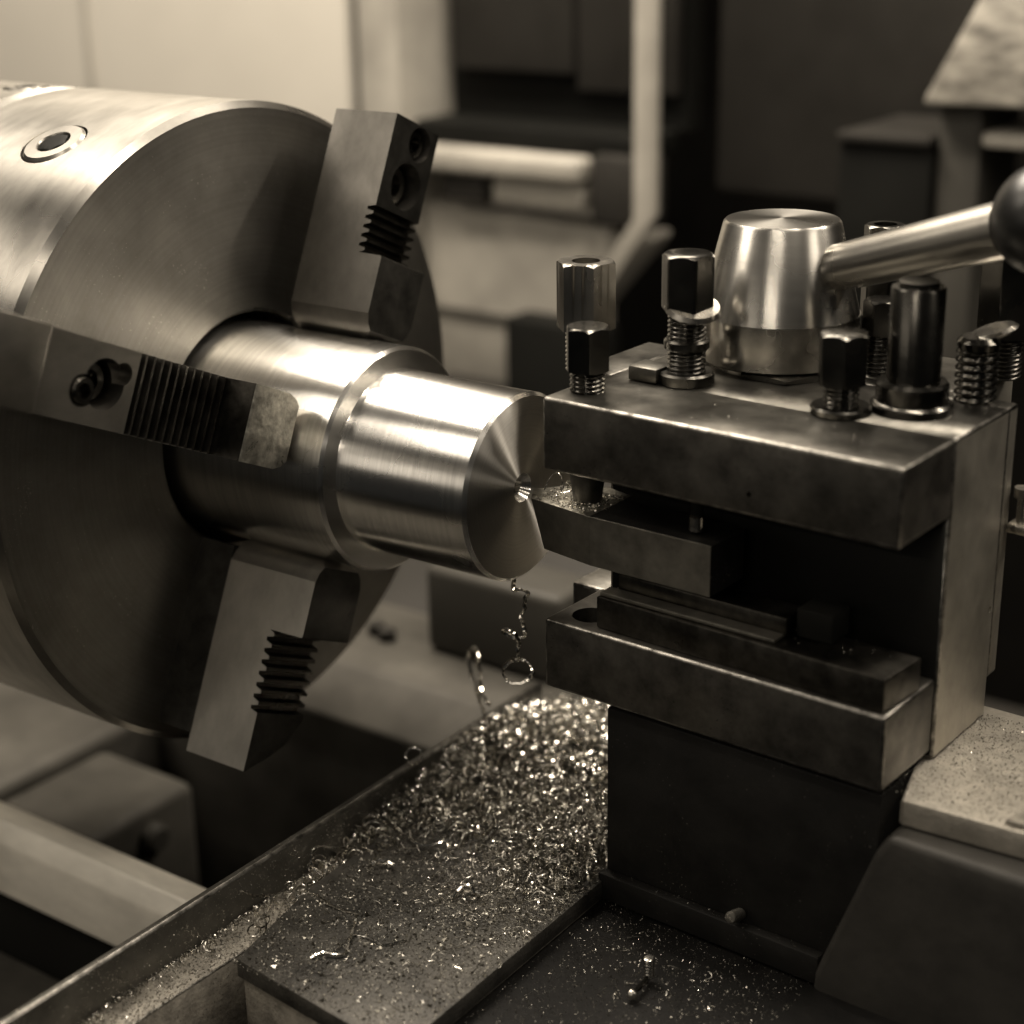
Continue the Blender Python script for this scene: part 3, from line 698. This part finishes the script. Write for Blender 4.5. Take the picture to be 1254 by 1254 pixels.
def on_ped():
    q = W2((rnd.uniform(38, 110), rnd.uniform(-13.6, -10.5), -112.4)); return q.x, q.y, q.z - .1
loose(40, on_ped, .1, .7, .4, 1.0, .1, .25)
def on_pack():
    q = W2((rnd.uniform(92, 126), rnd.uniform(-9, 5), -23.5)); return q.x, q.y, q.z
loose(40, on_pack, .1, .4, .4, 1.0, .1, .35)
b = bmesh.new(); vv = [b.verts.new(v) for v in V]
for f in F: b.faces.new([vv[i] for i in f])
o = make('loose_swarf', b, M['swarf_soft'], org=(0, -40, -115)); props(o, 'fine loose steel cuttings scattered over the slides, ledge and tool', 'swarf', kind='stuff')

b = bmesh.new()
def wire(x, y, z, s_):
    p = Vector((x, y, z)); d_ = Vector((rnd.gauss(0, 1), rnd.gauss(0, 1), rnd.gauss(0, .35))).normalized(); ax_ = Vector((rnd.gauss(0, .5), rnd.gauss(0, .5), 1)).normalized()
    pts = []; k_ = rnd.uniform(-.9, .9); zb = (-115 if -31 < x < 38 else -119.9 if x < 0 else -122) + .15
    for i in range(rnd.randint(5, 13)):
        pts.append(Vector((p.x, p.y, max(p.z, zb)))); p = p + d_ * s_; d_.rotate(Matrix.Rotation(k_ + rnd.gauss(0, .35), 3, ax_)); d_.z *= .8
    tube(b, pts, rnd.uniform(.07, .17), 4)
k = 0
while k < 420:
    x = rnd.gauss(12, 20); y = rnd.gauss(-18, 24)
    if not (-30 < x < 37) or y > 40 or (x > 30 and y > -14): continue
    wire(x, y, -115 + heap(x, y) * .9 + rnd.uniform(.2, 1.4), rnd.uniform(.4, 1.0)); k += 1
def coil(x, y, z, s_, r_):
    ax_ = Vector((rnd.gauss(0, 1), rnd.gauss(0, 1), rnd.gauss(0, .6))).normalized(); u = ax_.orthogonal().normalized(); w = ax_.cross(u)
    t0 = rnd.uniform(0, 6.28); tt = rnd.uniform(2.5, 9); n_ = int(tt * 2.2)
    tube(b, [Vector((x, y, z)) + (u * cos(t0 + tt * i / n_) + w * sin(t0 + tt * i / n_)) * s_ * (1 + .25 * i / n_) + ax_ * (i / n_ * s_ * .9) for i in range(n_ + 1)], r_, 4)
k = 0
while k < 620:
    x = rnd.uniform(-43, 33); y = rnd.uniform(-38, 72); h = heap(x, y)
    if h < .8 or (x > 30 and y > -14): continue
    coil(x, y, (-115.6 if x > -31 else -118.5) + h + rnd.uniform(.3, 1.8), rnd.uniform(.9, 2.7), rnd.uniform(.14, .36)); k += 1
for k in range(110): coil(rnd.uniform(-43, -30), rnd.gauss(-30, 32), -117.6 + rnd.uniform(0, 1.5), rnd.uniform(.8, 2.3), rnd.uniform(.16, .36))
for k in range(50): wire(rnd.uniform(-28, 34), rnd.uniform(-100, -40), -114.6, rnd.uniform(.3, .8))
for k in range(60): wire(rnd.uniform(-43, -33), rnd.uniform(-110, 40), -118.6, rnd.uniform(.5, 1.1))
for k in range(26): wire(rnd.uniform(48, 92), rnd.gauss(-36, 9), -121.5, rnd.uniform(.3, .7))
o = make('wiry_swarf', b, M['swarf_soft'], org=(0, -20, -115)); props(o, 'thin wiry cuttings tangled at the foot of the swarf heap and on the slab', 'swarf', kind='stuff')
GV = {0: ([], []), 1: ([], [])}
def grit(n, fx, s0, s1, light=.25):
    k = 0
    while k < n:
        p = fx()
        if p is None: continue
        k += 1
        V_, F_ = GV[1 if rnd.random() < light else 0]; q = len(V_); s_ = rnd.uniform(s0, s1) * rnd.random() ** .5 + s0 * .3
        m_ = Matrix.Rotation(rnd.uniform(0, 6.28), 3, Vector((rnd.gauss(0, 1), rnd.gauss(0, 1), rnd.gauss(0, 1))).normalized())
        for c_ in ((1, 1, 1), (-1, -1, 1), (-1, 1, -1), (1, -1, -1)):
            v_ = m_ @ Vector((c_[0] * rnd.uniform(.5, 1.3), c_[1] * rnd.uniform(.3, 1), c_[2] * .5)) * s_
            V_.append(Vector(p) + v_ + Vector((0, 0, s_ * .4)))
        F_ += [(q, q + 1, q + 2), (q, q + 3, q + 1), (q, q + 2, q + 3), (q + 1, q + 3, q + 2)]
grit(9000, on_slab2, .08, .34, .02)
grit(500, on_slab2, .35, .75, .04)
grit(5500, on_slab, .10, .45, .08)
def on_wing2():
    y = rnd.uniform(-180, 40); x = rnd.uniform(-44.6, -31.8); return (x, y, -119.9)
grit(6000, on_wing2, .08, .36, .15)
def on_wing3():
    y = rnd.uniform(-180, 40); x = -44.8 + abs(rnd.gauss(0, 1.2)); return (x, y, -119.7)
grit(2200, on_wing3, .12, .5, .45)
def on_rimface(): return (-44.85, rnd.uniform(-180, 50), rnd.uniform(-119.5, -107))
grit(900, on_rimface, .06, .22, .6)
def on_base2():
    x = rnd.uniform(39, 110); y = rnd.uniform(-110, -14); return (x, y, -121.95)
grit(5000, on_base2, .07, .28, .04)
def on_step(): return (rnd.uniform(-32, -13), rnd.uniform(-190, -136), -130.9)
grit(500, on_step, .1, .35, .4)
def on_plate2():
    q = W2((rnd.uniform(122, 165), rnd.uniform(-6, 52), -58.35)); return q.x, q.y, q.z
grit(3600, on_plate2, .06, .28, .1)
def on_post():
    q = W2((rnd.uniform(18, 127), rnd.uniform(-13, 14), 34.4)); return q.x, q.y, q.z
grit(160, on_post, .05, .16, .6)
grit(500, on_tool, .08, .35, .4)
for q, (V_, F_) in GV.items():
    b = bmesh.new(); vv = [b.verts.new(v) for v in V_]
    for f in F_: b.faces.new([vv[i] for i in f])
    o = make('iron_grit', b, M['swarf_soft' if q else 'swarf_dark'], org=(0, -40, -115), smooth=False)
    props(o, ['dull dark grit covering the slides', 'bright specks of steel grit covering the slides'][q], 'grit', kind='stuff')

# single long cuttings
def spline(P, n=10):
    P = [Vector(p) for p in P]; out = []
    Q = [P[0] * 2 - P[1]] + P + [P[-1] * 2 - P[-2]]
    for i in range(1, len(Q) - 2):
        for k in range(n):
            t = k / n; a_, b_, c_, d_ = Q[i - 1], Q[i], Q[i + 1], Q[i + 2]
            out.append(.5 * ((2 * b_) + (c_ - a_) * t + (2 * a_ - 5 * b_ + 4 * c_ - d_) * t * t + (3 * b_ - a_ - 3 * c_ + d_) * t ** 3))
    out.append(P[-1]); return out
def curl(name, label, P, r=.28, jit=.0, n=8, group=None):
    pts = spline(P, n)
    if jit: pts = [p + Vector((rnd.gauss(0, jit), rnd.gauss(0, jit), rnd.gauss(0, jit))) for p in pts]
    b = new(); tube(b, pts, lambda t: r * (.55 + .6 * abs(sin(t * 23 + len(P)))), 5)
    o = make(name, b, M['swarf'], org=P[0]); props(o, label, 'metal chip', group)
    return o
G = 'single curled steel chips'
hang = [(-.1, -3, -26.3), (-2.2, -2, -29.5), (-1.0, -4, -31.8), (1.6, -4.4, -31.2), (3.4, -2.5, -32.6), (1.6, -1.6, -35), (2.2, -3, -38), (.4, -2.6, -40.8), (1.8, -3.4, -43.2), (2.6, -3.4, -46), (.4, -1.2, -48.6), (-3.0, -1.4, -49.4), (-5.4, -3.4, -47.6), (-4.2, -5, -45.2), (-.6, -5, -45.6), (.2, -3.4, -49.4), (-.6, -3, -52.5), (-.6, -3, -55.6), (-3.9, -1, -57.4), (-6.2, -3, -60), (-3.2, -5.4, -62.6), (1.8, -4.6, -62.4), (4.4, -2.4, -59.4), (2.2, -1, -57), (-.2, -1.4, -56)]
curl('hanging_chip', 'long looping chip hanging from the lower edge of the turned bar', hang, .62, .12, 7, G)
curl('standing_chip', 'blurred beaded chip standing up at the back of the swarf heap', [(-46, 40, -105.5), (-51, 42, -98), (-55, 43, -90), (-55, 43.6, -84), (-51, 42, -82), (-49, 41, -88), (-46, 38, -95), (-41, 36, -99)], .7, .2, 7, G)
def ring(c_, r, ax_, a0=0, a1=5.9, n=12, rise=.4):
    ax_ = Vector(ax_).normalized(); u = ax_.orthogonal().normalized(); w = ax_.cross(u)
    return [Vector(c_) + (u * cos(a0 + (a1 - a0) * k / n) + w * sin(a0 + (a1 - a0) * k / n)) * r + ax_ * rise * k / n for k in range(n + 1)]
curl('ring_chip', 'open ring chip perched on the carriage rim', ring((-45.5, -1, -103.2), 2.7, (.6, -.7, .3), n=14), .38, .03, 5, G)
curl('ring_chip', 'small ring chip against the inner side of the rim', ring((-43, -27, -115.5), 2.5, (.5, -.8, .3), n=14), .5, .1, 5, G)
curl('hooked_chip', 'hook-shaped chip lying at the foot of the rim', [(-37.3, -57.3, -118), (-42, -57, -115.5), (-43.9, -53, -112), (-41, -47, -114), (-39, -40, -117), (-41.5, -32, -117.5), (-41, -26, -117)], .42, .12, 6, G)
curl('wavy_chip', 'long gently bent bright chip lying nearest along the foot of the rim', [(-43.8, -86, -110.5), (-43.6, -80.5, -115), (-43.2, -74.6, -117.5), (-40.5, -67, -118), (-38, -60, -118.6)], .42, .03, 8, G)
curl('bent_chip', 'thin S-shaped chip alone on the near part of the slab', [(-7.5, -96, -114.4), (-5.6, -93, -113.6), (-.9, -89.7, -114.2), (-4, -83, -114), (-8.6, -75, -113), (-10.8, -72.3, -114)], .44, .03, 8, G)
curl('bent_chip', 'faint thin chip right of the S-shaped one on the slab', [(-5, -80, -114.5), (0, -79, -114.2), (5.3, -79.1, -114.5), (9, -74, -114.4)], .26, .05, 8, G)
curl('kinked_chip', 'kinked chip overhanging the left edge of the slab', [(-31, -78, -114), (-29, -74, -112.4), (-26, -72, -113.2), (-19, -72.5, -114.3), (-10.6, -71.1, -114.5)], .38, .15, 5, G)
curl('arched_chip', 'short arched chip at the near foot of the swarf heap', [(-27, -27, -113), (-23.5, -30, -114), (-17, -30.5, -113.5), (-12, -26, -112)], .48, .03, 7, G)
curl('arched_chip', 'small arched chip sticking up from the left side of the heap', ring((-38, 34, -104.5), 4.0, (.5, -.8, .1), 2.6, 5.2, 9), .42, .05, 5, G)
for P_, lb in (([(7, -50, -114), (10, -46, -110.5), (14, -46, -112), (11, -43, -114), (8, -47, -112)], 'crumpled bright chip in the middle of the slab'),
               ([(-23, -53, -114), (-20, -50, -110), (-17, -47, -112.5), (-21, -46, -114), (-24, -50, -112)], 'crumpled bright chip near the left edge of the slab')):
    curl('crumpled_chip', lb, P_, .6, .25, 6, G)
def wp(p): return tuple(W2(p))
curl('tool_chip', 'thin arched chip on the tool tip nearest the bar', [wp((7, 0, .6)), wp((7.6, 2.4, 4.3)), wp((10, 3, 5.6)), wp((12, 2.2, 3.8)), wp((12.4, 1, .8))], .17, .02, 8, G)
curl('tool_chip', 'second thin arched chip on the tool, beside the clamp screw', [wp((12.5, 1, .8)), wp((13.4, 2.4, 3.6)), wp((15.6, 2, 4.2)), wp((17, 0, 2.6)), wp((15, -1.4, 1.6)), wp((12.6, -1, 1.2))], .2, .03, 8, G)
# small adjusting screw with a ball end lying on the lower base
T = thing('small_screw', 'small bright screw with a rounded head lying on the dark base at the bottom', 'screw', (72, -50, -122))
b = new(); thread(b, 1.5, 0, 7, frame((72.0, -43, -120), (.05, -.1, 1)), 1.1, .3); make('shank', b, M['bright_bolt'], T)
b = new(); lathe(b, [(0, -1.3)] + [(1.6 * sin(radians(t)), -1.6 * cos(radians(t))) for t in range(30, 180, 15)] + [(0, 1.6)], frame((72.6, -53, -119.6), (0, 0, 1)), 24)
make('head', b, M['bright_bolt'], T)
b = new(); tube(b, [(72.6, -53, -119.6), (72.5, -48, -119.8), (72, -43, -120)], .8, 8); make('neck', b, M['bolt'], T)
